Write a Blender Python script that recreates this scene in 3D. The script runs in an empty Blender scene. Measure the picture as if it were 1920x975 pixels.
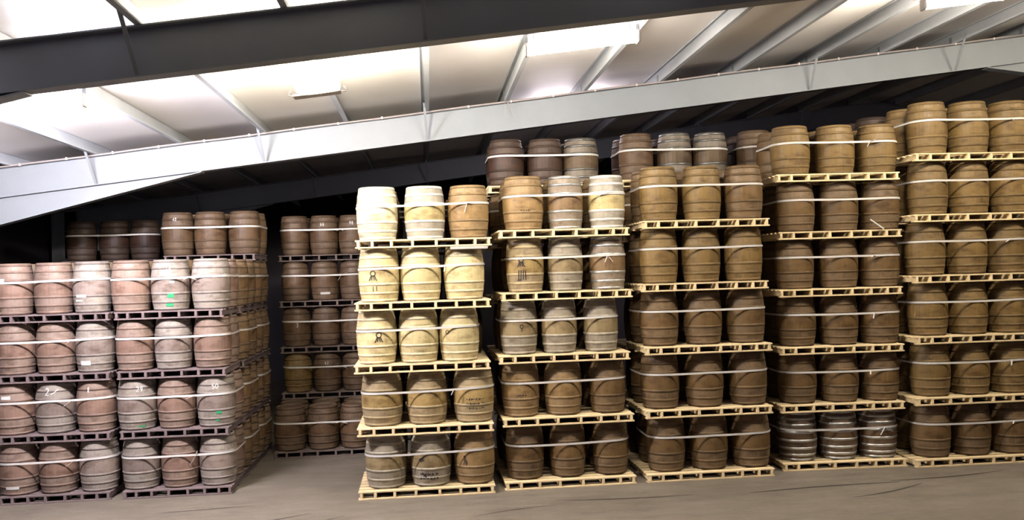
import bpy, math, random
from mathutils import Matrix, Vector
random.seed(7)
sc = bpy.context.scene
col = sc.collection
PI = math.pi

# ------------------------------------------------------------------ camera
cam_d = bpy.data.cameras.new('camera'); cam = bpy.data.objects.new('camera', cam_d); col.objects.link(cam)
Rv = Vector((0.99525084, -0.0929566, -0.02889361)); Uv = Vector((0.02757524, -0.01543626, 0.99950054)); Fv = Vector((0.09335618, 0.9955505, 0.01279965))
cam.matrix_world = Matrix(((Rv.x, Uv.x, -Fv.x, 0), (Rv.y, Uv.y, -Fv.y, 0), (Rv.z, Uv.z, -Fv.z, 3.6386), (0, 0, 0, 1)))
cam_d.sensor_width = 36.0; cam_d.lens = 1670.5887 / 1920 * 36.0
cam_d.clip_start = 0.1; cam_d.clip_end = 200
sc.camera = cam
# ------------------------------------------------------------------ world, exposure
w = bpy.data.worlds.new('world'); sc.world = w; w.use_nodes = True
w.node_tree.nodes['Background'].inputs[0].default_value = (0.52, 0.38, 0.68, 1)
w.node_tree.nodes['Background'].inputs[1].default_value = 0.25
vs = sc.view_settings
vs.view_transform = 'Standard'; vs.look = 'None'; vs.gamma = 1.0; vs.use_curve_mapping = False
vs.exposure = 0.0
LAMP = {'cool': ((1.0, 0.93, 1.0), 1850.0), 'flood': ((1.0, 0.89, 0.70), 720.0), 'tube': ((1.0, 0.90, 0.78), 560.0), 'tube_far': ((1.0, 0.89, 0.73), 560.0), 'ridge': ((1.0, 0.86, 0.64), 480.0), 'dim': ((1.0, 0.88, 0.95), 75.0)}

ALB = 0.5      # overall reflectance of the surfaces, kept low to weaken bounced fill
# ------------------------------------------------------------------ materials
def new_mat(name):
    m = bpy.data.materials.new(name); m.use_nodes = True
    nt = m.node_tree; b = nt.nodes['Principled BSDF']
    return m, nt, b
def N(nt, typ, **kw):
    n = nt.nodes.new(typ)
    for k, v in kw.items(): setattr(n, k, v)
    return n
def mth(nt, op, a, b=None):
    n = N(nt, 'ShaderNodeMath', operation=op)
    for i, x in enumerate((a, b)):
        if x is None: continue
        if isinstance(x, (int, float)): n.inputs[i].default_value = x
        else: nt.links.new(x, n.inputs[i])
    return n.outputs[0]
def mix(nt, fac, a, b, blend='MIX'):
    n = N(nt, 'ShaderNodeMix', data_type='RGBA', blend_type=blend)
    for i, x in ((0, fac), (6, a), (7, b)):
        if isinstance(x, (int, float)): n.inputs[i].default_value = x
        elif isinstance(x, tuple): n.inputs[i].default_value = x if len(x) == 4 else (*x, 1)
        else: nt.links.new(x, n.inputs[i])
    return n.outputs[2]
def remap(nt, v, a, b, c, d):
    n = N(nt, 'ShaderNodeMapRange'); nt.links.new(v, n.inputs[0])
    for i, x in enumerate((a, b, c, d)): n.inputs[i + 1].default_value = x
    return n.outputs[0]
def noise(nt, vec, scale, detail=4, rough=0.55, w=None):
    n = N(nt, 'ShaderNodeTexNoise', noise_dimensions='4D' if w is not None else '3D')
    n.inputs['Scale'].default_value = scale; n.inputs['Detail'].default_value = detail; n.inputs['Roughness'].default_value = rough
    nt.links.new(vec, n.inputs['Vector'])
    if w is not None: nt.links.new(w, n.inputs['W'])
    return n.outputs[0]
def scaled(nt, vec, s):
    n = N(nt, 'ShaderNodeVectorMath', operation='MULTIPLY'); nt.links.new(vec, n.inputs[0]); n.inputs[1].default_value = s
    return n.outputs[0]

def barrel_wood():
    m, nt, b = new_mat('barrel_wood')
    tc = N(nt, 'ShaderNodeTexCoord'); oi = N(nt, 'ShaderNodeObjectInfo')
    co = tc.outputs['Object']; rnd = mth(nt, 'MULTIPLY', oi.outputs['Random'], 37.0)
    sp = N(nt, 'ShaderNodeSeparateXYZ'); nt.links.new(co, sp.inputs[0])
    ang = mth(nt, 'ARCTAN2', sp.outputs[1], sp.outputs[0])
    sid = mth(nt, 'ADD', mth(nt, 'FLOOR', mth(nt, 'MULTIPLY', ang, 30 / (2 * PI))), rnd)
    wn = N(nt, 'ShaderNodeTexWhiteNoise', noise_dimensions='1D'); nt.links.new(sid, wn.inputs['W'])
    stave = remap(nt, wn.outputs[0], 0, 1, 0.95, 1.05)
    grain = remap(nt, noise(nt, scaled(nt, co, (26, 26, 2.2)), 1.6, 5, 0.6, rnd), 0.3, 0.7, 0.92, 1.07)
    blot = noise(nt, scaled(nt, co, (1, 1, 2.2)), 4.0, 5, 0.62, rnd)
    att = N(nt, 'ShaderNodeAttribute', attribute_type='OBJECT', attribute_name='worn')
    # wood under the hoops at both ends is greyer than the belly
    zc = mth(nt, 'ABSOLUTE', mth(nt, 'SUBTRACT', sp.outputs[2], 0.45))
    ends = remap(nt, zc, 0.12, 0.16, 0.0, 1.0)
    grey = mth(nt, 'MULTIPLY', ends, att.outputs['Fac'])
    c = mix(nt, grey, oi.outputs['Color'], (0.21, 0.195, 0.17))
    c = mix(nt, remap(nt, blot, 0.47, 0.68, 0.0, 0.85), c, mix(nt, 1.0, c, (0.40, 0.33, 0.28), 'MULTIPLY'))
    blot2 = noise(nt, co, 2.3, 3, 0.5, mth(nt, 'ADD', rnd, 5.0))
    c = mix(nt, remap(nt, blot2, 0.55, 0.75, 0.0, 0.5), c, mix(nt, 1.0, c, (1.35, 1.22, 1.0), 'MULTIPLY'))
    val = mth(nt, 'MULTIPLY', stave, grain)
    c2 = N(nt, 'ShaderNodeVectorMath', operation='SCALE'); nt.links.new(c, c2.inputs[0]); nt.links.new(val, c2.inputs['Scale'])
    nt.links.new(c2.outputs[0], b.inputs['Base Color'])
    b.inputs['Roughness'].default_value = 0.55; b.inputs['Specular IOR Level'].default_value = 0.28
    bp = N(nt, 'ShaderNodeBump'); bp.inputs['Strength'].default_value = 0.25; bp.inputs['Distance'].default_value = 0.004
    nt.links.new(val, bp.inputs['Height']); nt.links.new(bp.outputs[0], b.inputs['Normal'])
    return m
def tinted(name, rough, metal=0.0, nscale=8.0, lo=0.75, hi=1.2, stretch=(1, 1, 1)):
    """object colour with wear noise"""
    m, nt, b = new_mat(name)
    tc = N(nt, 'ShaderNodeTexCoord'); oi = N(nt, 'ShaderNodeObjectInfo')
    v = noise(nt, scaled(nt, tc.outputs['Object'], stretch), nscale, 5, 0.6, mth(nt, 'MULTIPLY', oi.outputs['Random'], 31.0))
    k = remap(nt, v, 0.3, 0.7, lo, hi)
    s = N(nt, 'ShaderNodeVectorMath', operation='SCALE'); nt.links.new(oi.outputs['Color'], s.inputs[0]); nt.links.new(k, s.inputs['Scale'])
    nt.links.new(s.outputs[0], b.inputs['Base Color'])
    nt.links.new(remap(nt, v, 0.3, 0.7, rough - 0.1, rough + 0.1), b.inputs['Roughness'])
    b.inputs['Metallic'].default_value = metal; b.inputs['Specular IOR Level'].default_value = 0.3
    return m
def plain(name, c, rough, metal=0.0, var=0.12, nscale=3.0):
    m, nt, b = new_mat(name)
    tc = N(nt, 'ShaderNodeTexCoord')
    v = noise(nt, tc.outputs['Object'], nscale, 5, 0.6)
    k = remap(nt, v, 0.3, 0.7, 1 - var, 1 + var)
    s = N(nt, 'ShaderNodeVectorMath', operation='SCALE'); s.inputs[0].default_value = tuple(q * ALB for q in c); nt.links.new(k, s.inputs['Scale'])
    nt.links.new(s.outputs[0], b.inputs['Base Color'])
    b.inputs['Roughness'].default_value = rough; b.inputs['Metallic'].default_value = metal; b.inputs['Specular IOR Level'].default_value = 0.2
    return m
def emit(name, c, s):
    m = bpy.data.materials.new(name); m.use_nodes = True; nt = m.node_tree
    b = nt.nodes['Principled BSDF']; b.inputs['Base Color'].default_value = (0.9, 0.9, 0.88, 1)
    b.inputs['Emission Color'].default_value = (*c, 1); b.inputs['Emission Strength'].default_value = s
    return m
def concrete():
    m, nt, b = new_mat('concrete_floor')
    tc = N(nt, 'ShaderNodeTexCoord'); co = tc.outputs['Object']
    big = noise(nt, co, 0.35, 6, 0.6); mid = noise(nt, scaled(nt, co, (0.55, 1.6, 1)), 1.5, 6, 0.65); fine = noise(nt, co, 14, 5, 0.7)
    c = mix(nt, remap(nt, big, 0.35, 0.65, 0, 1), (0.175, 0.147, 0.113), (0.262, 0.228, 0.183))
    c = mix(nt, remap(nt, mid, 0.5, 0.72, 0, 0.75), c, (0.125, 0.103, 0.08))
    c = mix(nt, remap(nt, mid, 0.44, 0.28, 0, 0.5), c, (0.33, 0.295, 0.25))
    s = N(nt, 'ShaderNodeVectorMath', operation='SCALE'); nt.links.new(c, s.inputs[0]); nt.links.new(remap(nt, fine, 0.3, 0.7, 0.85 * ALB, 1.15 * ALB), s.inputs['Scale'])
    nt.links.new(s.outputs[0], b.inputs['Base Color'])
    nt.links.new(remap(nt, mid, 0.3, 0.7, 0.45, 0.75), b.inputs['Roughness'])
    bp = N(nt, 'ShaderNodeBump'); bp.inputs['Strength'].default_value = 0.15; bp.inputs['Distance'].default_value = 0.01
    nt.links.new(fine, bp.inputs['Height']); nt.links.new(bp.outputs[0], b.inputs['Normal'])
    return m
M = {
    'wood': barrel_wood(),
    'hoop': tinted('iron_hoop', 0.62, 0.0, 9, 0.65, 1.25),
    'galv': tinted('galvanised_hoop', 0.36, 0.75, 12, 0.75, 1.15),
    'pallet': tinted('pallet_timber', 0.78, 0.0, 2.5, 0.78, 1.16, (1.5, 9, 9)),
    'strap': plain('white_strapping', (0.86, 0.83, 0.80), 0.42, var=0.05),
    'chalk': plain('white_chalk', (0.82, 0.80, 0.76), 0.9, nscale=40),
    'green': plain('green_paint', (0.05, 0.42, 0.17), 0.6, nscale=40),
    'ink': plain('black_stencil_ink', (0.035, 0.028, 0.030), 0.8, nscale=40, var=0.3),
    'paper_glint': plain('white_paper_and_glint', (0.85, 0.83, 0.80), 0.45, var=0.05),  # white shared by label bits and painted glossy highlights
    'steel': plain('grey_painted_steel', (0.39, 0.425, 0.465), 0.5, var=0.05, nscale=1.2),
    'purlin': plain('galvanised_purlin', (0.70, 0.74, 0.80), 0.5, var=0.08, nscale=1.5),
    'roof': plain('white_roof_liner', (1.58, 1.54, 1.52), 0.6, var=0.04, nscale=0.6),
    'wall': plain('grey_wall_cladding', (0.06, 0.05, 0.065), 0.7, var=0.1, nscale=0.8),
    'floor': concrete(),
    'rubber': plain('tyre_rubber_mark', (0.060, 0.052, 0.045), 0.7, nscale=9, var=0.3),
    'body': plain('white_lamp_body', (0.80, 0.74, 0.72), 0.5, var=0.03),
    'conduit': plain('grey_plastic_conduit', (0.52, 0.46, 0.46), 0.5, var=0.05),
    'greyplank': plain('grey_plank', (0.55, 0.53, 0.50), 0.8, var=0.15, nscale=8),
}
for k, (c, s) in LAMP.items(): M['lamp_' + k] = emit('lit_diffuser_' + k, c, s)

# ------------------------------------------------------------------ mesh helpers
class MB:
    def __init__(self): self.v = []; self.f = []
    def add(self, vs, fs):
        o = len(self.v); self.v += [tuple(p) for p in vs]; self.f += [tuple(i + o for i in f) for f in fs]; return self
    def box(self, x0, y0, z0, x1, y1, z1, b=0.0):
        if b <= 0:
            return self.add([(x0, y0, z0), (x1, y0, z0), (x1, y1, z0), (x0, y1, z0), (x0, y0, z1), (x1, y0, z1), (x1, y1, z1), (x0, y1, z1)],
                            [(3, 2, 1, 0), (4, 5, 6, 7), (0, 1, 5, 4), (1, 2, 6, 5), (2, 3, 7, 6), (3, 0, 4, 7)])
        ring = lambda z, i: [(x0 + i + b, y0 + i, z), (x1 - i - b, y0 + i, z), (x1 - i, y0 + i + b, z), (x1 - i, y1 - i - b, z), (x1 - i - b, y1 - i, z), (x0 + i + b, y1 - i, z), (x0 + i, y1 - i - b, z), (x0 + i, y0 + i + b, z)]
        vs = ring(z0, b * .6) + ring(z0 + b, 0) + ring(z1 - b, 0) + ring(z1, b * .6)
        fs = [tuple(range(7, -1, -1)), tuple(range(24, 32))]
        for k in range(3):
            for i in range(8):
                j = (i + 1) % 8; fs.append((k * 8 + i, k * 8 + j, k * 8 + 8 + j, k * 8 + 8 + i))
        return self.add(vs, fs)
    def slab(self, pts, y0, y1):
        """polygon in XZ (counter-clockwise seen from -Y) extruded along Y"""
        n = len(pts)
        vs = [(x, y0, z) for x, z in pts] + [(x, y1, z) for x, z in pts]
        fs = [tuple(range(n)), tuple(range(2 * n - 1, n - 1, -1))] + [(i, i + n, (i + 1) % n + n, (i + 1) % n) for i in range(n)]
        return self.add(vs, fs)
    def bar(self, a, b, wx, wy=None):
        """square bar from a to b"""
        a, b = Vector(a), Vector(b); d = (b - a).normalized(); wy = wy or wx
        s = d.cross(Vector((0, 0, 1)));
        if s.length < 1e-4: s = Vector((1, 0, 0))
        s.normalize(); t = s.cross(d).normalized()
        q = [(-1, -1), (1, -1), (1, 1), (-1, 1)]
        vs = [a + s * i * wx / 2 + t * j * wy / 2 for i, j in q] + [b + s * i * wx / 2 + t * j * wy / 2 for i, j in q]
        return self.add(vs, [(0, 1, 2, 3), (7, 6, 5, 4), (4, 5, 1, 0), (5, 6, 2, 1), (6, 7, 3, 2), (7, 4, 0, 3)])
    def tube(self, path, r, n=8):
        path = [Vector(p) for p in path]; rings = []
        for i, p in enumerate(path):
            d = (path[min(i + 1, len(path) - 1)] - path[max(i - 1, 0)]).normalized()
            s = d.cross(Vector((0, 0, 1)))
            if s.length < 1e-3: s = Vector((1, 0, 0))
            s.normalize(); t = s.cross(d)
            rings.append([p + s * r * math.cos(2 * PI * k / n) + t * r * math.sin(2 * PI * k / n) for k in range(n)])
        vs = [q for rg in rings for q in rg]; fs = []
        for i in range(len(path) - 1):
            for k in range(n): fs.append((i * n + k, i * n + (k + 1) % n, i * n + n + (k + 1) % n, i * n + n + k))
        fs += [tuple(range(n - 1, -1, -1)), tuple(range(len(vs) - n, len(vs)))]
        return self.add(vs, fs)
    def mesh(self, name, mat, smooth=False):
        me = bpy.data.meshes.new(name); me.from_pydata(self.v, [], self.f); me.materials.append(mat)
        if smooth: me.polygons.foreach_set('use_smooth', [True] * len(me.polygons))
        me.update(); return me
def ob(name, me, parent=None, color=None, loc=None, rz=None, scale=None):
    o = bpy.data.objects.new(name, me); col.objects.link(o)
    if parent is not None: o.parent = parent
    if color: o.color = (*color, 1)
    if loc: o.location = loc
    if rz is not None: o.rotation_euler = (0, 0, rz)
    if scale: o.scale = scale
    return o
def tag(o, label=None, cat=None, group=None, kind=None):
    if label: o['label'] = label
    if cat: o['category'] = cat
    if group: o['group'] = group
    if kind: o['kind'] = kind
    return o

# ------------------------------------------------------------------ setting
ZR, SL, DEP = 6.709, 0.1176, 0.552           # rafter top at X = 0, roof slope, rafter depth
XA, XE = 12.9, -9.6                            # apex and left eave
XR = 2 * XA - XE
def rz(X): return ZR + SL * X if X <= XA else ZR + SL * (2 * XA - X)
PUR = 0.23
Y0, Y1 = -9.0, 32.6
fl = tag(ob('floor', MB().box(XE - 1, Y0, -0.2, XR + 1, Y1, 0).mesh('floor', M['floor'])), kind='structure')
m = MB()
m.slab([(XE - .6, rz(XE - .6) + PUR), (XA, rz(XA) + PUR), (XA, rz(XA) + PUR + .06), (XE - .6, rz(XE - .6) + PUR + .06)], Y0, Y1)
m.slab([(XA, rz(XA) + PUR), (XR + .6, rz(XR + .6) + PUR), (XR + .6, rz(XR + .6) + PUR + .06), (XA, rz(XA) + PUR + .06)], Y0, Y1)
tag(ob('ceiling', m.mesh('ceiling', M['roof'])), kind='structure')
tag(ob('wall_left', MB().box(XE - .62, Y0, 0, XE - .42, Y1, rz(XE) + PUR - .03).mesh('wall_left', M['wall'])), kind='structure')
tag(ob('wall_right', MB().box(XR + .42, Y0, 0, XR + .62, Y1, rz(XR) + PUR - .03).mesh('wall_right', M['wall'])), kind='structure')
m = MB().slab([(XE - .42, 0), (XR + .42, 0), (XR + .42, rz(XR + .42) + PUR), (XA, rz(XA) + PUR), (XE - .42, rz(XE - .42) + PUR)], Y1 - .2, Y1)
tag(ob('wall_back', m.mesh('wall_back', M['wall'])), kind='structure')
# tyre marks on the floor
def ribbon(pts, wd):
    m = MB(); P = [Vector((x, y, 0.0015)) for x, y in pts]; L = []
    for i, p in enumerate(P):
        d = (P[min(i + 1, len(P) - 1)] - P[max(i - 1, 0)]).normalized(); s = Vector((-d.y, d.x, 0)) * wd * (0.25 + 0.75 * math.sin(PI * (i + .4) / (len(P) - .2)))
        L += [p + s, p - s]
    return m.add(L, [(2 * i, 2 * i + 1, 2 * i + 3, 2 * i + 2) for i in range(len(P) - 1)])
for x, y, a, l, c, wd in [(-3.0, 13.5, .25, 2.4, .10, .035), (-2.2, 13.2, .5, 2.0, .05, .03), (-3.6, 14.6, .12, 1.5, .0, .02), (3.0, 13.9, -.10, 2.2, .06, .03), (6.3, 14.0, .12, 2.6, -.05, .035), (8.6, 14.2, .05, 2.2, .08, .03), (7.2, 13.5, .3, 1.6, .1, .025), (1.2, 13.6, .4, 1.4, -.1, .02)]:
    ob('tyre_mark', ribbon([(x + math.cos(a + c * t * 2) * l * (t - .5), y + math.sin(a + c * t * 2) * l * (t - .5)) for t in [i / 14 for i in range(15)]], wd).mesh('tyre_mark', M['rubber']), fl)

# purlins
ORD = ['first', 'second', 'third', 'fourth', 'fifth', 'sixth', 'seventh', 'eighth', 'ninth', 'tenth', 'eleventh', 'twelfth', 'thirteenth', 'fourteenth', 'fifteenth', 'sixteenth', 'seventeenth', 'eighteenth', 'nineteenth', 'twentieth']
PX0, PSP = -6.0671, 1.5214
def purlin_mesh():
    # Z section: three slabs
    m = MB()
    H = PUR - .02
    m.box(-.003, Y0, 0, .003, Y1 - .2, H); m.box(.003, Y0, 0, .072, Y1 - .2, .005); m.box(.067, Y0, .005, .072, Y1 - .2, .024)
    m.box(-.07, Y0, H - .005, -.003, Y1 - .2, H); m.box(-.07, Y0, H - .024, -.065, Y1 - .2, H - .005)
    return m.mesh('purlin', M['purlin'])
pme = purlin_mesh()
PURX = [PX0 + PSP * i for i in range(-2, 13)] + [2 * XA - (PX0 + PSP * i) for i in (12, 11, 10, 9, 8)]
for n, X in enumerate(PURX):
    where = 'near the left eave' if n < 3 else ('beyond the ridge' if n > 14 else 'under the white roof')
    tag(ob('purlin', pme, loc=(X, 0, rz(X) + .009)), 'grey steel purlin %s, %s counted from the left wall' % (where, ORD[n]), 'roof beam', 'steel purlins under the roof')

# portal frames
FRAMES = [(9.794, 'nearest dark-faced steel roof frame above the aisle', 0), (17.0926, 'brightly lit grey steel roof frame above the barrel stacks', 1), (24.676, 'farthest shadowed steel roof frame at the back', 2)]
FW = 0.11
def sloped(m, X0, X1, zt0, zb0, zt1, zb1, y0, y1): return m.slab([(X0, zb0), (X1, zb1), (X1, zt1), (X0, zt0)], y0, y1)
for Y, lab, fi in FRAMES:
    root = tag(ob('portal_frame', None, loc=(XE, Y, 0)), lab, 'roof frame', 'steel portal frames')
    def fp(name, m, mat='steel'):
        m.v = [(a - XE, b - Y, c) for a, b, c in m.v]
        return ob(name, m.mesh(name, M[mat]), root)
    for sgn in (0, 1):
        mir = (lambda X: X) if sgn == 0 else (lambda X: 2 * XA - X)
        def band(name, X0, X1, t0, b0, t1, b1, hw):
            a, b = mir(X0), mir(X1); p = (t0, b0, t1, b1)
            if a > b: a, b = b, a; p = (t1, b1, t0, b0)
            return fp(name, sloped(MB(), a, b, p[0], p[1], p[2], p[3], Y - hw, Y + hw))
        band('rafter_web', XE, XA, rz(XE) - .018, rz(XE) - DEP + .018, rz(XA) - .018, rz(XA) - DEP + .018, .007)
        band('top_flange', XE, XA, rz(XE), rz(XE) - .018, rz(XA), rz(XA) - .018, FW)
        band('bottom_flange', XE, XA, rz(XE) - DEP + .018, rz(XE) - DEP, rz(XA) - DEP + .018, rz(XA) - DEP, FW)
        HX = -4.15; hz = lambda X: rz(HX) - DEP - .25 * (HX - X)
        band('haunch_web', XE, HX - .1, rz(XE) - DEP, hz(XE), rz(HX - .1) - DEP, hz(HX - .1), .007)
        band('haunch_flange', XE, HX, hz(XE), hz(XE) - .018, hz(HX), hz(HX) - .018, FW)
        AX = 11.38; az = lambda X: rz(AX) - DEP - .13 * (X - AX)
        band('apex_haunch_web', AX + .1, XA, rz(AX + .1) - DEP, az(AX + .1), rz(XA) - DEP, az(XA), .007)
        band('apex_haunch_flange', AX, XA, az(AX), az(AX) - .018, az(XA), az(XA) - .018, FW)
        a = mir(XE); s = 1 if sgn == 0 else -1
        m = MB().box(min(a - s * .3, a + s * .3), Y - .007, 0, max(a - s * .3, a + s * .3), Y + .007, rz(XE) - .02)
        m.box(a - .3, Y - FW, 0, a - .28, Y + FW, rz(XE) - .06).box(a + .28, Y - FW, 0, a + .3, Y + FW, (rz(XE) if s > 0 else hz(XE)) - DEP * (s > 0))
        fp('column', m)
    # cleats that hold the purlins and the fly braces down to the bottom flange
    for n, X in enumerate(PURX):
        fp('cleat', MB().box(X - .012, Y - .05, rz(X), X - .005, Y + .05, rz(X) + .15))
        if n in (2, 4, 6, 11, 13):
            for sy in (-1, 1):
                fp('fly_brace', MB().bar((X - .02, Y + sy * .55, rz(X) + .1), (X + .02, Y + sy * .09, rz(X) - DEP + .03), .045, .012))

# conduit with clips along the lit frame's top flange
Yc = 17.0926 - FW - .022
cd = tag(ob('cable_conduit', None, loc=(XE, Yc, 0)), 'thin grey conduit clipped along the top of the lit roof frame', 'conduit')
ob('pipe', MB().tube([(X - XE, .004 * math.sin(X * 3.1), rz(X) - .004 + .006 * math.sin(X * 2.3)) for X in [XE + .3 + i * .5 for i in range(44)]], .018).mesh('pipe', M['conduit'], True), cd)
clip = MB().box(-.018, -.024, -.026, .018, .022, .026, .006).mesh('clip', M['body'])
for i in range(26):
    X = XE + .6 + i * .82; ob('clip', clip, cd, loc=(X - XE, 0, rz(X) - .004))
X = PX0 + 5 * PSP
wires = MB()
for dx, dz in ((.0, -.22), (.16, -.30), (-.03, .28)):
    wires.tube([(X - XE + dx * k, -.02 - .03 * math.sin(k * PI), rz(X) + .01 + dz * k * k) for k in [i / 6 for i in range(7)]], .006, 5)
ob('loose_wire', wires.mesh('loose_wire', M['conduit']), cd)

# ------------------------------------------------------------------ lamps
def batten(x0, z0, L, kind, label, Yl=12.0):
    r = tag(ob('batten_light', None, loc=(x0, Yl, z0)), label, 'light', 'batten lights hung under the roof')
    tilt = SL
    q = lambda p: [(a, b, c + a * tilt) for a, b, c in p]
    m = MB().box(0, -.028, .085, L, .028, .15, .010); m.v = q(m.v); ob('body', m.mesh('body', M['body']), r)
    m = MB().tube([(.03, 0, .03)] + [(.06 + (L - .12) * i / 4, 0, .03) for i in range(5)] + [(L - .03, 0, .03)], .058, 12); m.v = q(m.v)
    ob('diffuser', m.mesh('diffuser', M['lamp_' + kind], True), r)
    for X in (-.012, L - .03):
        m = MB().box(X, -.07, -.035, X + .042, .07, .13, .012); m.v = q(m.v); ob('end_cap', m.mesh('end_cap', M['body']), r)
        m = MB().bar((X + .02, 0, .13), (X + .02, 0, .13 + .10), .05, .02); m.v = q(m.v); ob('bracket', m.mesh('bracket', M['purlin']), r)
    for X in (.12, L - .12):
        m = MB().bar((X, 0, .15 + X * tilt), (X, 0, rz(x0 + X) + PUR - z0), .012); ob('hanging_rod', m.mesh('hanging_rod', M['purlin']), r)
batten(-5.98, 5.78, 1.6, 'cool', 'glaring white batten light at the far left under the roof')
batten(1.39, 6.585, 1.575, 'tube', 'long white batten light hung right of the glaring flood lamp')
batten(7.086, 7.21, 1.575, 'tube_far', 'batten light at the upper right corner under the roof')
batten(12.0, 7.55, 1.575, 'ridge', 'batten light beyond the upper right corner, under the ridge')
batten(2.3, 6.80, 1.575, 'dim', 'dim batten light in the rear bay behind the lit frame', 18.6)
r = tag(ob('flood_lamp', None, loc=(-1.408, 12.0, 6.05)), 'glaring yellow-white box lamp hung above the pale barrel stack', 'light')
m = MB(); n = 18
prof = [(0.0, .20), (.015, .27), (.08, .30), (.22, .29), (.30, .24), (.33, .14)]
vs = [(rr * math.cos(2 * PI * k / n), .55 * rr * math.sin(2 * PI * k / n), zz + .035) for zz, rr in prof for k in range(n)]
fs = [(i * n + k, i * n + (k + 1) % n, i * n + n + (k + 1) % n, i * n + n + k) for i in range(len(prof) - 1) for k in range(n)] + [tuple(range(n - 1, -1, -1)), tuple(range(len(vs) - n, len(vs)))]
ob('diffuser', m.add(vs, fs).mesh('diffuser', M['lamp_flood'], True), r)
m = MB().box(-.31, -.10, 0, .31, .10, .03, .008); m.v = [(a, b, c + a * SL) for a, b, c in m.v]; ob('tray', m.mesh('tray', M['body']), r)
for s in (-1, 1):
    ob('wire_hook', MB().tube([(s * .30, 0, .02 + s * .035), (s * .37, 0, .03 + s * .03), (s * .38, 0, .06 + s * .03), (s * .345, 0, .10 + s * .03)], .006, 6).mesh('wire_hook', M['ink']), r)
ob('hanging_rod', MB().bar((0, 0, .36), (0, 0, rz(-1.408) + PUR - 6.05), .016).mesh('hanging_rod', M['purlin']), r)

# ------------------------------------------------------------------ barrel and pallet masters
BR, BH = 0.34, 0.90
def prof(z):                      # radius of the shell at height z of the unit barrel
    u = (z / BH - .5) * 2
    return BR * (1 - .145 * abs(u) ** 2.1)
def barrel_body():
    m = MB(); NS = 30; rings = [0, .012, .05, .14, .25, .36, .45, .54, .65, .76, .85, .888, BH]
    ang = []
    for s in range(NS):
        a = 2 * PI * s / NS; wd = 2 * PI / NS
        ang += [(a, -.0009), (a + .05 * wd, 0), (a + .95 * wd, 0)]
    n = len(ang); vs = []
    for k, zz in enumerate(rings):
        for a, dr in ang:
            rr = prof(zz) + dr - (.006 if k in (0, len(rings) - 1) else 0)
            vs.append((rr * math.cos(a), rr * math.sin(a), zz))
    fs = [(k * n + i, k * n + (i + 1) % n, k * n + n + (i + 1) % n, k * n + n + i) for k in range(len(rings) - 1) for i in range(n)]
    # inner chime at both ends, down to the recessed heads
    for top in (0, 1):
        o = len(vs); zz = BH if top else 0; zi = BH - .03 if top else .03; r1 = prof(0) - .03
        vs += [(r1 * math.cos(a), r1 * math.sin(a), zz) for a, _ in ang] + [(r1 * math.cos(a), r1 * math.sin(a), zi) for a, _ in ang]
        b = (len(rings) - 1) * n if top else 0
        for i in range(n):
            j = (i + 1) % n
            q1 = (b + i, b + j, o + j, o + i); q2 = (o + i, o + j, o + n + j, o + n + i)
            fs += [q1, q2] if top else [q1[::-1], q2[::-1]]
    me = m.add(vs, fs).mesh('body', M['wood'], True)
    return me
def head_mesh():
    m = MB(); r1 = prof(0) - .028; n = 30
    # seven boards, each a strip with a thin joint
    xs = [-1 + 2 * i / 7 for i in range(8)]
    for i in range(7):
        a, b = xs[i] * r1 + .002, xs[i + 1] * r1 - .002; pts = []
        for k in range(7):
            x = a + (b - a) * k / 6; y = math.sqrt(max(r1 * r1 - x * x, 1e-6)); pts.append((x, y))
        ring = [(x, -y) for x, y in pts] + [(x, y) for x, y in reversed(pts)]
        k = len(ring); m.add([(x, y, 0) for x, y in ring] + [(x, y, .018) for x, y in ring],
                             [tuple(range(k - 1, -1, -1)), tuple(range(k, 2 * k))] + [(q, (q + 1) % k, (q + 1) % k + k, q + k) for q in range(k)])
    return m.mesh('head', M['wood'])
def hoop_mesh(zc, wd, mat):
    m = MB(); n = 40; st = .0022; rows = []
    for zz in (zc - wd / 2, zc + wd / 2): rows.append((zz, prof(zz) - .002)); rows.append((zz, prof(zz) + st))
    rows = [rows[0], rows[1], rows[3], rows[2]]
    vs = [(rr * math.cos(2 * PI * k / n), rr * math.sin(2 * PI * k / n), zz) for zz, rr in rows for k in range(n)]
    fs = [(i * n + k, i * n + (k + 1) % n, i * n + n + (k + 1) % n, i * n + n + k) for i in range(3) for k in range(n)]
    me = m.add(vs, fs).mesh('hoop', M[mat]); me.polygons.foreach_set('use_smooth', [n <= i < 2 * n for i in range(3 * n)]); return me
ME_BODY, ME_HEAD = barrel_body(), head_mesh()
HZ = [.03, .15, .30, .60, .75, .87]
HOOPS = {'hoop': [hoop_mesh(zz, .045, 'hoop') for zz in HZ], 'galv': [hoop_mesh(zz, .045, 'galv') for zz in HZ],
         'many': [hoop_mesh(zz, .045, 'galv') for zz in (.03, .12, .24, .38, .53, .66, .77, .87)]}
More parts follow.
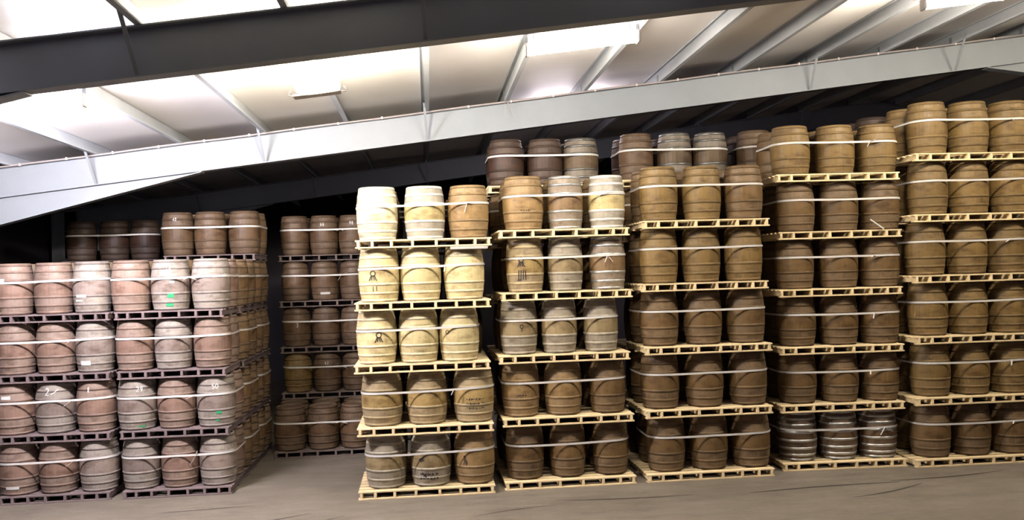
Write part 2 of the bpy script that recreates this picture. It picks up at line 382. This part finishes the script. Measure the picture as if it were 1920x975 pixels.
# look: wood colour, hoop colour, hoop set, greyness of the ends, words
LOOK = {
    'white':  ((.90, .80, .54), (.88, .84, .70), 'hoop', .35, 'bleached cream wooden barrel'),
    'cream':  ((.84, .70, .37), (.86, .76, .50), 'hoop', .10, 'pale cream wooden barrel'),
    'band':   ((.62, .50, .24), (.82, .80, .74), 'hoop', .90, 'grey barrel with white hoops'),
    'straw':  ((.46, .32, .125), (.47, .37, .21), 'hoop', .35, 'straw-coloured wooden barrel'),
    'tan':    ((.33, .212, .088), (.30, .20, .095), 'hoop', .10, 'tan wooden barrel'),
    'grey':   ((.36, .27, .14), (.47, .42, .32), 'hoop', .60, 'greyish barrel with pale hoops'),
    'silver': ((.24, .15, .07), (.78, .78, .76), 'galv', .45, 'brown barrel with silver hoops'),
    'many':   ((.15, .09, .045), (.80, .80, .80), 'many', .15, 'silver-ringed dark barrel'),
    'brown':  ((.190, .112, .041), (.160, .096, .040), 'hoop', .12, 'brown wooden barrel'),
    'golden': ((.250, .158, .052), (.21, .134, .05), 'hoop', .06, 'golden-brown wooden barrel'),
    'dark':   ((.062, .030, .018), (.055, .030, .020), 'hoop', .10, 'dark brown wooden barrel'),  # dark brown wood, darkened further for the weak rear light
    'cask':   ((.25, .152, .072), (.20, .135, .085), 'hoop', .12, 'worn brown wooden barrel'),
    'dim_silver':  ((.13, .085, .045), (.30, .30, .28), 'galv', .45, 'shade-dimmed barrel with silver hoops'),  # silver look with shade put into wood and hoop colours
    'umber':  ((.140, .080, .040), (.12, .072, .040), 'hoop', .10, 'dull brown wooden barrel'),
    'rose':   ((.27, .172, .130), (.25, .165, .130), 'hoop', .25, 'weathered rosy-brown barrel'),
    'ash':    ((.285, .225, .195), (.28, .235, .21), 'hoop', .60, 'weathered greyish-brown barrel'),
}
def vary(c, s): return tuple(min(1.7, x * s) * ALB for x in c)
def barrel(x, y, z, r, h, look, label, group, full=True):
    wc, hc, hs, worn, _ = LOOK[look]
    s = random.uniform(.87, 1.13)
    scl = (r / BR, r / BR, h / BH)
    if not full:
        o = ob('barrel', ME_BODY, color=vary(wc, s), loc=(x, y, z), rz=random.uniform(0, 6.28), scale=scl); o['worn'] = worn
        return tag(o, label, 'barrel', group)
    root = tag(ob('barrel', None, loc=(x, y, z), rz=0, scale=scl), label, 'barrel', group)
    a = random.uniform(0, 6.28)
    b = ob('body', ME_BODY, root, vary(wc, s), rz=a); b['worn'] = worn
    for zz in (BH - .048, .03):
        hd = ob('head', ME_HEAD, root, vary(wc, s * .9), loc=(0, 0, zz), rz=a); hd['worn'] = worn
    for me in HOOPS[hs]: ob('hoop', me, root, vary(hc, random.uniform(.85, 1.12)), rz=a + random.uniform(0, 3))
    return root
PH = 0.135
STR = [.012, .115, .257, .415, .593, .750, .885, .988]
_pm = {}
def pallet_meshes(W, D):
    k = (W, D)
    if k not in _pm:
        _pm[k] = (MB().box(-.022, 0, 0, .022, D, .087, .004).mesh('stringer', M['pallet']),
                  MB().box(0, -.062, 0, W, .062, .024, .003).mesh('deck_board', M['pallet']),
                  MB().box(0, -.050, 0, W, .050, .024, .003).mesh('bottom_board', M['pallet']))
    return _pm[k]
def pallet(x, y, z, yaw, W, D, c, label, group, full=True):
    root = tag(ob('pallet', None, loc=(x, y, z), rz=yaw), label, 'pallet', group)
    s, d, b = pallet_meshes(W, D)
    for q in STR: ob('stringer', s, root, vary(c, random.uniform(.9, 1.08)), loc=(W * (.010 + q * .98), 0, .024))
    nd = 8
    for i in range(nd): ob('deck_board', d, root, vary(c, random.uniform(.86, 1.1)), loc=(0, .062 + (D - .124) * i / (nd - 1), .111))
    for i in range(3): ob('bottom_board', b, root, vary(c, random.uniform(.86, 1.1)), loc=(0, .050 + (D - .10) * i / 2, 0))
    return root
def hull(pts):
    pts = sorted(set(pts))
    def half(p):
        h = []
        for q in p:
            while len(h) > 1 and (h[-1][0] - h[-2][0]) * (q[1] - h[-2][1]) - (h[-1][1] - h[-2][1]) * (q[0] - h[-2][0]) <= 0: h.pop()
            h.append(q)
        return h[:-1]
    return half(pts) + half(pts[::-1])
def strap(circles, z, tilt, label, group, tail=None, wd=.034):
    pts = []
    for x, y, r in circles:
        for k in range(32): pts.append((round(x + (r + .010) * math.cos(2 * PI * k / 32), 4), round(y + (r + .010) * math.sin(2 * PI * k / 32), 4)))
    H = hull(pts); cx = sum(p[0] for p in H) / len(H); cy = sum(p[1] for p in H) / len(H)
    # subdivide long runs and let them sag a touch
    P = []
    for i, p in enumerate(H):
        q = H[(i + 1) % len(H)]; L = math.hypot(q[0] - p[0], q[1] - p[1]); n = max(1, int(L / .25))
        for k in range(n):
            u = k / n; P.append((p[0] + (q[0] - p[0]) * u, p[1] + (q[1] - p[1]) * u, -.006 * L * 4 * u * (1 - u)))
    n = len(P); vs = []
    for x, y, s in P:
        zz = s + tilt * (x - cx); d = math.hypot(x - cx, y - cy); ox, oy = (x - cx) / d * .003, (y - cy) / d * .003
        vs += [(x - cx, y - cy, zz - wd / 2), (x - cx + ox, y - cy + oy, zz - wd / 2), (x - cx + ox, y - cy + oy, zz + wd / 2), (x - cx, y - cy, zz + wd / 2)]
    fs = [(4 * i + a, 4 * ((i + 1) % n) + a, 4 * ((i + 1) % n) + (a + 1) % 4, 4 * i + (a + 1) % 4) for i in range(n) for a in range(4)]
    root = tag(ob('strap', None, loc=(cx, cy, z)), label, 'strap', group)
    ob('band', MB().add(vs, fs).mesh('band', M['strap']), root)
    if tail:
        fy = min(p[1] for p in H) - cy - .008; tx = tail[0] - cx
        for dx, dz in tail[1]:
            ob('loose_end', MB().bar((tx, fy, tilt * tx), (tx + dx, fy - .012, tilt * tx + dz), .024, .004).mesh('loose_end', M['strap']), root)
    return root

# marks drawn on a barrel's front: strokes in (arc metres right of centre, height) on the unit barrel
def strokes(name, root, lines, mat, wd, u0=0.0, v0=.5, sc_=1.0, lift=.006):
    m = MB()
    def on(u, v):
        a = -PI / 2 + u / BR; rr = prof(v) + lift; return (rr * math.cos(a), rr * math.sin(a), v)
    for ln in lines:
        P = [(u0 + a * sc_, v0 + b * sc_) for a, b in ln]; L = []
        for i, p in enumerate(P):
            q0, q1 = P[max(i - 1, 0)], P[min(i + 1, len(P) - 1)]; dx, dy = q1[0] - q0[0], q1[1] - q0[1]; d = math.hypot(dx, dy) or 1
            sx, sy = -dy / d * wd / 2, dx / d * wd / 2; L += [on(p[0] + sx, p[1] + sy), on(p[0] - sx, p[1] - sy)]
        m.add(L, [(2 * i, 2 * i + 1, 2 * i + 3, 2 * i + 2) for i in range(len(P) - 1)])
    return ob(name, m.mesh(name, M[mat]), root)
def patch(name, root, u, v, w_, h_, mat, lift=.006):
    m = MB(); n = 6; vs = []
    for i in range(n + 1):
        for k in range(3):
            uu = u - w_ / 2 + w_ * i / n; vv = v - h_ / 2 + h_ * k / 2; a = -PI / 2 + uu / BR; rr = prof(vv) + lift
            vs.append((rr * math.cos(a), rr * math.sin(a), vv))
    return ob(name, m.add(vs, [(i * 3 + k, i * 3 + 3 + k, i * 3 + 4 + k, i * 3 + 1 + k) for i in range(n) for k in range(2)]).mesh(name, M[mat]), root)
circ = lambda x, y, r, a0=0, a1=360, n=12: [(x + r * math.cos(math.radians(a0 + (a1 - a0) * i / n)), y + r * math.sin(math.radians(a0 + (a1 - a0) * i / n))) for i in range(n + 1)]
DIG = {'0': [circ(.5, .5, .45)], '1': [[(.3, .75), (.55, 1), (.55, 0)]], '2': [circ(.5, .7, .3, 160, -40) + [(.1, 0), (.9, 0)]],
       '3': [circ(.45, .74, .26, 150, -90) , circ(.45, .26, .28, 90, -150)], '5': [[(.85, 1), (.25, 1), (.2, .58)] + circ(.48, .32, .32, 120, -150)],
       '6': [circ(.5, .28, .28, 180, 540), [(.22, .28), (.3, .65), (.65, 1)]], '7': [[(.1, 1), (.9, 1), (.4, 0)]], '9': [circ(.5, .72, .28, 0, 360), [(.78, .72), (.72, .35), (.4, 0)]],
       '4': [[(.7, 0), (.7, 1), (.1, .35), (.95, .35)]], '8': [circ(.5, .74, .25, 0, 360), circ(.5, .26, .28, 0, 360)]}
def digits(root, s, u, v, h_, mat='chalk', wd=.013):
    L = []
    for i, ch in enumerate(s): L += [[((a * .62 + i * .78) , b) for a, b in ln] for ln in DIG[ch]]
    return strokes('chalk_number', root, L, mat, wd, u - h_ * .39 * len(s), v, h_)

# ------------------------------------------------------------------ the stacks
TIER = ['bottom', 'second', 'third', 'fourth', 'fifth', 'sixth']
SIDE = ['left', 'middle', 'right']
PINE, AGED, GREYP = (1.18, .93, .55), (.22, .165, .165), (.20, .15, .135)
B = {}                                       # (stack, tier, row, side) -> barrel
HIDDEN = []
def stack(key, desc, X, Y, yaw, p, W, D, tiers, looks, bx, dxs, r, pc, pword, full_from=0, rows_of=None, tails=None, grp=None, back_look=None, straps_from=0, tilt=0.0, r_of=None, hide=None, bz=.41):
    """tiers of one pallet each: bx[t] = X of the three front barrels"""
    grp = grp or desc
    bh = p - PH - .002
    for t in range(tiers):
        z = t * p; dx = dxs[t] if dxs else 0
        full = t >= full_from
        pallet(X + dx, Y, z, yaw, W, D, pc, '%s pallet under %s tier of %s' % (pword, TIER[t], desc), 'pallets of the ' + grp)
        circles = []
        rows = rows_of[t] if rows_of else 2
        gap = min(bx[t][1] - bx[t][0], bx[t][2] - bx[t][1]) / 2 - .003
        for rw in range(rows):
            for s in range(3):
                x = bx[t][s] * ((Y + bz) / (Y + .36) if D > 1.5 else 1) - math.sin(yaw) * rw * .68; rr = r_of[t][s] if r_of else min(r, gap)
                y = Y + bz + math.sin(yaw) * (x - X) + rw * (D - 2 * bz)
                if rw: x += random.uniform(-.025, .025) if gap - rr > .02 else 0
                if hide and hide(t, rw, s):
                    HIDDEN.append((x, y, z + PH, rr, bh)); circles.append((x, y, rr * (1 - .145 * (.28) ** 2.1))); continue
                lk = looks[t][s] if rw == 0 else (back_look or looks[t][s])
                lab = '%s, %s %s, %s tier of %s' % (LOOK[lk][4], ('front', 'rear')[rw], SIDE[s], TIER[t], desc)
                B[key, t, rw, s] = barrel(x, y, z + PH, rr, bh, lk, lab, 'barrels of the ' + grp, full)
                circles.append((x, y, rr * (1 - .145 * (.28) ** 2.1)))
        if t >= straps_from:
            tl = tails.get(t) if tails else None
            strap(circles, z + PH + .64 * bh, tilt, 'white strap tied around %s tier of %s' % (TIER[t], desc), 'straps of the ' + grp, tl)

E3 = lambda a: [a] * 3
D0 = 1.52
stack('c1', 'pale stack beside aisle', -1.2247, 14.654, .0068, 1.02, 2.23, D0, 5,
      [['grey', 'grey', 'tan'], ['straw', 'straw', 'straw'], ['cream', 'cream', 'cream'], ['cream', 'cream', 'cream'], ['white', 'band', 'tan']],
      [(-.792, -.049, .679), (-.829, -.087, .694), (-.89, -.197, .481), (-.825, -.134, .591), (-.833, -.043, .692)],
      [-.01, -.006, -.029, .005, .044], .342, PINE, 'new pine', tails={4: (.66, [(-.05, -.16), (.11, -.01)]), 1: (.36, [(-.05, -.09)]), 3: (.27, [(-.02, -.10)])}, tilt=.02, back_look='tan')
stack('c2', 'second stack right of aisle', 1.1618, 14.7837, .0158, 1.0482, 2.23, D0, 5,
      [['brown', 'brown', 'brown'], ['tan', 'tan', 'brown'], ['grey', 'grey', 'grey'], ['straw', 'grey', 'silver'], ['tan', 'silver', 'band']],
      [(1.545, 2.282, 3.026), (1.503, 2.235, 3.006), (1.502, 2.197, 2.92), (1.638, 2.335, 3.072), (1.636, 2.362, 3.088)],
      [.003, -.003, -.04, .032, .01], .318, PINE, 'new pine', tails={3: (3.02, [(-.05, -.12), (.09, -.12)]), 4: (2.95, [(-.09, -.10), (.16, .07)])}, tilt=.012, back_look='brown',
      r_of=[(.33, .312, .312), (.325, .325, .315), (.32, .31, .30), (.325, .305, .312), (.350, .312, .318)])
stack('c3', 'third stack right of aisle', 3.6021, 14.8214, .012, 1.0739, 2.23, D0, 5,
      [E3('brown'), E3('brown'), E3('brown'), E3('golden'), ['golden', 'golden', 'brown']],
      [(4.006, 4.767, 5.528), (3.936, 4.727, 5.506), (3.959, 4.733, 5.504), (3.982, 4.738, 5.495), (4.01, 4.784, 5.537)],
      [-.018, -.009, .012, -.019, .036], .335, PINE, 'new pine', tilt=.006, back_look='brown')
stack('c4', 'fourth stack right of aisle', 6.1033, 15.1239, -.0336, 1.014, 2.23, D0, 6,
      [E3('many'), E3('brown'), E3('brown'), E3('brown'), E3('brown'), E3('golden')],
      [(6.485, 7.225, 7.946), (6.515, 7.284, 8.023), (6.535, 7.31, 8.06), (6.53, 7.34, 8.10), (6.58, 7.38, 8.14), (6.527, 7.347, 8.12)],
      [-.018, -.025, -.001, .004, .024, .02], .345, PINE, 'new pine', tails={0: (7.95, [(-.09, -.13), (.14, -.08)]), 1: (7.72, [(-.01, -.07)]), 2: (7.82, [(-.02, -.10)]), 3: (7.85, [(-.05, -.03), (.10, -.02)]), 5: (7.85, [(-.06, -.10), (.10, .03)])}, tilt=.0, back_look='brown')
stack('c5', 'rightmost stack', 8.4564, 14.8868, 0, 1.0742, 2.42, D0, 6,
      [E3('brown'), E3('golden'), E3('golden'), E3('golden'), E3('golden'), E3('golden')],
      [(8.854, 9.611, 10.363), (8.89, 9.631, 10.374), (8.883, 9.631, 10.395), (8.872, 9.661, 10.416), (8.96, 9.737, 10.53), (8.99, 9.767, 10.54)],
      [-.064, -.028, .008, .008, .034, .09], .348, PINE, 'new pine', tails={0: (10.25, [(-.03, -.05)]), 1: (10.25, [(-.02, -.09)]), 3: (10.3, [(-.09, -.05)]), 5: (10.4, [(.06, -.06)])}, tilt=.004, back_look='golden')
# six tiers behind each of them: only their tops show above the front row, colours dimmed for weak light
def rear(key, desc, X, Y, p, tiers, r, topl, xs, W=2.23, full_from=4):
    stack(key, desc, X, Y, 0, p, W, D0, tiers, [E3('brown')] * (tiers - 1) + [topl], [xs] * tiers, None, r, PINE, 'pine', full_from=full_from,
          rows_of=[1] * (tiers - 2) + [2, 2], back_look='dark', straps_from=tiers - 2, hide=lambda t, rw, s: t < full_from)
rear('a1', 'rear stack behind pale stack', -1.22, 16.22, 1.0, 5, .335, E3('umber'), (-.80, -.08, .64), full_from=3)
rear('a2', 'rear stack behind second stack', 1.125, 16.36, 1.0178, 6, .345, ['dark', 'dark', 'dim_silver'], (1.506, 2.249, 2.93))
rear('a3', 'rear stack behind third stack', 3.61, 16.40, 1.0313, 6, .33, ['umber', 'dim_silver', 'dim_silver'], (4.014, 4.768, 5.47))
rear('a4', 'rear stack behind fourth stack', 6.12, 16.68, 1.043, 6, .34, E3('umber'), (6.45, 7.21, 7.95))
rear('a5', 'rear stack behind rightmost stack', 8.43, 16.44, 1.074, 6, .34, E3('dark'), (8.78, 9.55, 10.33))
# left of the aisle
LW, LD = 1.79, 1.34
stack('l1', 'front stack left of aisle', -5.2538, 15.5415, .0105, 1.003, LW, LD, 4,
      [['ash', 'rose', 'ash'], ['ash', 'rose', 'ash'], ['rose', 'ash', 'rose'], ['rose', 'ash', 'ash']],
      [(-4.986, -4.344, -3.709), (-5.032, -4.375, -3.72), (-5.046, -4.41, -3.759), (-5.093, -4.435, -3.762)],
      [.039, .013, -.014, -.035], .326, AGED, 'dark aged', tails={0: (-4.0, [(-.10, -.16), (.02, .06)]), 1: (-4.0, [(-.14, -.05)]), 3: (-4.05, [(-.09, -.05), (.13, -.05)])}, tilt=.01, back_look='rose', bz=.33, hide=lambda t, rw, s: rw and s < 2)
stack('l0', 'leftmost front stack', -7.2738, 15.55, .0105, 1.003, LW, LD, 4,
      [['rose', 'rose', 'ash'], ['rose', 'ash', 'rose'], ['rose', 'rose', 'ash'], ['rose', 'rose', 'ash']],
      [(-6.995, -6.35, -5.69), (-7.043, -6.377, -5.713), (-7.01, -6.355, -5.715), (-7.03, -6.377, -5.745)],
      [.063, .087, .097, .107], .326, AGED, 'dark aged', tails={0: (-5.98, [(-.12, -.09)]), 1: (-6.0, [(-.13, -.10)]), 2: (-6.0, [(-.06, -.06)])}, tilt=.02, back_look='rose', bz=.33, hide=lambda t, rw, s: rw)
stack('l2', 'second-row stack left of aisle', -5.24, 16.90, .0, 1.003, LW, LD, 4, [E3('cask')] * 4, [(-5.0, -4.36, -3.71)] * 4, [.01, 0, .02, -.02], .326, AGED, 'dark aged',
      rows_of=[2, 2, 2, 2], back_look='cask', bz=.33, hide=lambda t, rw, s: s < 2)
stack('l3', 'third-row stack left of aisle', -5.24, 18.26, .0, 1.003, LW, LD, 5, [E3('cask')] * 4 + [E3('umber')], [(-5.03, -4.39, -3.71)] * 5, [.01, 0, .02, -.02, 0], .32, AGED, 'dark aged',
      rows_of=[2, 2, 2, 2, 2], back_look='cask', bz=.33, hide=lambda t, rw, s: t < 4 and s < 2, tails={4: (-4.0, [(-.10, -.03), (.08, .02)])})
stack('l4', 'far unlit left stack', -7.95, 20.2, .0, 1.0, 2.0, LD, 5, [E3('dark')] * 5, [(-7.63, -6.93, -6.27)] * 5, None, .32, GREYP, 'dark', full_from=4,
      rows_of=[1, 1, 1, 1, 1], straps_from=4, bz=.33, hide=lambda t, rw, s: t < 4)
# far end of the aisle
BX = (-2.93, -2.29, -1.66)
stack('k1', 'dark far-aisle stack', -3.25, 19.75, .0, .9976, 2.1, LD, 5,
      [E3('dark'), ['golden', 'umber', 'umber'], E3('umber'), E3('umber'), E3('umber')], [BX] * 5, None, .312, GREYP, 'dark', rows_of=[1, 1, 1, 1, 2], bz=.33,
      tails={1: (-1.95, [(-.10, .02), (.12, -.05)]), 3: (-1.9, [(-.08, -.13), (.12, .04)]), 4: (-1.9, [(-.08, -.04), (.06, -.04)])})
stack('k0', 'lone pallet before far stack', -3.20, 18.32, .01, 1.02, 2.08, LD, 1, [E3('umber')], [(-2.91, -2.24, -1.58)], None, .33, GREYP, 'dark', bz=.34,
      tails={0: (-1.85, [(-.10, -.02), (.13, -.04)])})

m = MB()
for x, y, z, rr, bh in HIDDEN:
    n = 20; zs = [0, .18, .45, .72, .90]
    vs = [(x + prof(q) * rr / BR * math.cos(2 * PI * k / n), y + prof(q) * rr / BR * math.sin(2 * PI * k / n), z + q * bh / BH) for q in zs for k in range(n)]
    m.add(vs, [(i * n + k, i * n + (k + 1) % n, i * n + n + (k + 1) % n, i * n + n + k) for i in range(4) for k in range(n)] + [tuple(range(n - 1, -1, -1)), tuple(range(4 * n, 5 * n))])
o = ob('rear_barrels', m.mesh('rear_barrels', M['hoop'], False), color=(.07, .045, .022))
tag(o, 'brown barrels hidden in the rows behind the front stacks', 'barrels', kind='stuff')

# ------------------------------------------------------------------ marks on barrels
FIG = [circ(0, .085, .042), [(-.03, .045), (-.055, -.02), (-.07, -.035)], [(.03, .045), (.05, -.02), (.07, -.035)], [(-.012, .04), (-.022, -.03)], [(.012, .04), (.022, -.03)]]
FIG2 = [[(-.045, -.09), (-.055, -.25)], [(-.005, -.09), (-.015, -.25)], [(.035, -.09), (.03, -.25)], [(.07, -.09), (.075, -.25)], [(-.08, -.255), (.0, -.255)]]
strokes('stencil_figure', B['c1', 3, 0, 0], FIG, 'ink', .014, -.085, .40)
strokes('stencil_figure', B['c1', 3, 0, 0], [[(0, 0), (0, -.09)], [(.06, .0), (.06, -.08)]], 'ink', .010, -.09, .27)
strokes('stencil_figure', B['c1', 2, 0, 0], FIG, 'ink', .016, .05, .41)
strokes('stencil_ring', B['c1', 2, 0, 2], [circ(0, 0, .033)], 'ink', .010, -.22, .50)
strokes('stencil_figure', B['c2', 3, 0, 0], FIG + FIG2, 'ink', .018, -.10, .46)
strokes('stencil_figure', B['c2', 2, 0, 0], [circ(0, 0, .03), [(0, -.03), (0, -.08)]], 'ink', .014, .02, .47)
def textlines(root, rows, u, v, ww, seed, wd=.012):
    rr = random.Random(seed); L = []
    for k in range(rows):
        a = -ww / 2
        while a < ww / 2 - .03:
            b = a + rr.uniform(.02, .05); L.append([(a, -k * .075 + rr.uniform(-.008, .008)), (b, -k * .075 + rr.uniform(-.008, .008))])
            if rr.random() < .6: L.append([(a, -k * .075 - .018), (a + .004, -k * .075 + .018)])
            a = b + rr.uniform(.012, .03)
    strokes('stencil_lettering', root, L, 'ink', wd, u, v)
textlines(B['c1', 1, 0, 2], 3, .03, .40, .34, 3)
textlines(B['c1', 0, 0, 1], 2, -.02, .22, .34, 5, .02)
strokes('stencil_mark', B['c1', 0, 0, 1], [[(-.05, .02), (-.02, -.05), (.02, .0)], [(0, .0), (.01, -.07)]], 'ink', .022, -.10, .23)
strokes('stencil_mark', B['c1', 0, 0, 1], [[(-.05, .0), (.03, .03)], [(-.03, -.03), (.04, .0)]], 'ink', .022, -.15, .46)
strokes('stencil_mark', B['c1', 0, 0, 2], [[(-.03, -.10), (.0, .06), (.035, -.08)], [(-.02, .05), (.02, -.11)]], 'ink', .016, -.17, .44)
textlines(B['c2', 4, 0, 0], 1, .03, .33, .22, 8)
textlines(B['c2', 1, 0, 0], 1, .0, .37, .2, 9)
textlines(B['c2', 0, 0, 0], 1, .0, .10, .34, 11)
# chalk numbers, green paint, painted-on glossy highlights and paper labels on the casks left of the aisle
digits(B['l1', 3, 0, 1], '63', .05, .66, .075)
digits(B['l1', 1, 0, 2], '50', .06, .68, .085)
digits(B['l1', 1, 0, 0], '29', .14, .68, .085)
digits(B['l0', 1, 0, 1], '2', -.02, .68, .12, wd=.018)
strokes('chalk_dash', B['l0', 1, 0, 1], [[(0, 0), (.06, .03), (.13, .09)]], 'chalk', .014, .03, .69)
digits(B['l0', 1, 0, 2], '1', -.03, .70, .09, wd=.022)
digits(B['k1', 4, 0, 1], '66', .0, .66, .07); digits(B['k1', 4, 0, 2], '98', .0, .68, .07)
digits(B['k1', 1, 0, 1], '47', .02, .62, .07); digits(B['k1', 2, 0, 0], '3', .06, .45, .09)
digits(B['l3', 4, 0, 0], '42', .02, .72, .06)
patch('green_mark', B['l1', 3, 0, 1], .08, .26, .11, .07, 'green'); patch('green_mark', B['l1', 3, 0, 1], .06, .10, .13, .05, 'green')
patch('green_mark', B['l1', 1, 0, 2], .11, .26, .10, .045, 'green'); patch('green_mark', B['l1', 1, 0, 2], .09, .12, .06, .03, 'green')
strokes('green_mark', B['l1', 1, 0, 0], [[(-.06, 0), (0, .015), (.04, -.01), (.09, .02)]], 'green', .022, .16, .06)
patch('paper_glint_patch', B['l1', 3, 0, 1], .10, .50, .08, .035, 'paper_glint'); patch('paper_glint_patch', B['l1', 3, 0, 2], -.24, .69, .05, .06, 'paper_glint')
patch('paper_glint_patch', B['l0', 3, 0, 2], -.10, .30, .20, .05, 'paper_glint'); patch('paper_glint_patch', B['l0', 3, 0, 2], -.15, .22, .16, .03, 'paper_glint')  # white film highlights painted on as patches
patch('paper_glint_patch', B['l0', 2, 0, 2], -.08, .17, .20, .08, 'paper_glint'); patch('paper_glint_patch', B['l0', 0, 0, 0], .0, .14, .24, .05, 'paper_glint')  # glossy white highlights put on as patches
patch('paper_glint_patch', B['l0', 1, 0, 0], -.02, .66, .16, .06, 'paper_glint'); patch('paper_glint_patch', B['l0', 3, 0, 0], -.12, .60, .2, .07, 'paper_glint')
patch('paper_glint_patch', B['k1', 3, 0, 1], .03, .16, .24, .05, 'paper_glint')

# ------------------------------------------------------------------ loose bits
tag(ob('spacer_plank', MB().box(0, 0, 0, .62, .12, .045, .006).mesh('spacer_plank', M['greyplank']), loc=(.36, 14.66, 4 * 1.02 - .052)), 'grey plank wedged under the top pallet of the pale stack', 'plank')
m = MB().bar((0, 0, 0), (.22, -.04, -.17), .03, .018)
tag(ob('wooden_stick', m.mesh('wooden_stick', M['strap']), loc=(7.78, 15.05, 4 * 1.014 + PH + .18)), 'short pale stick leaning on the fifth tier of the fourth stack', 'stick')
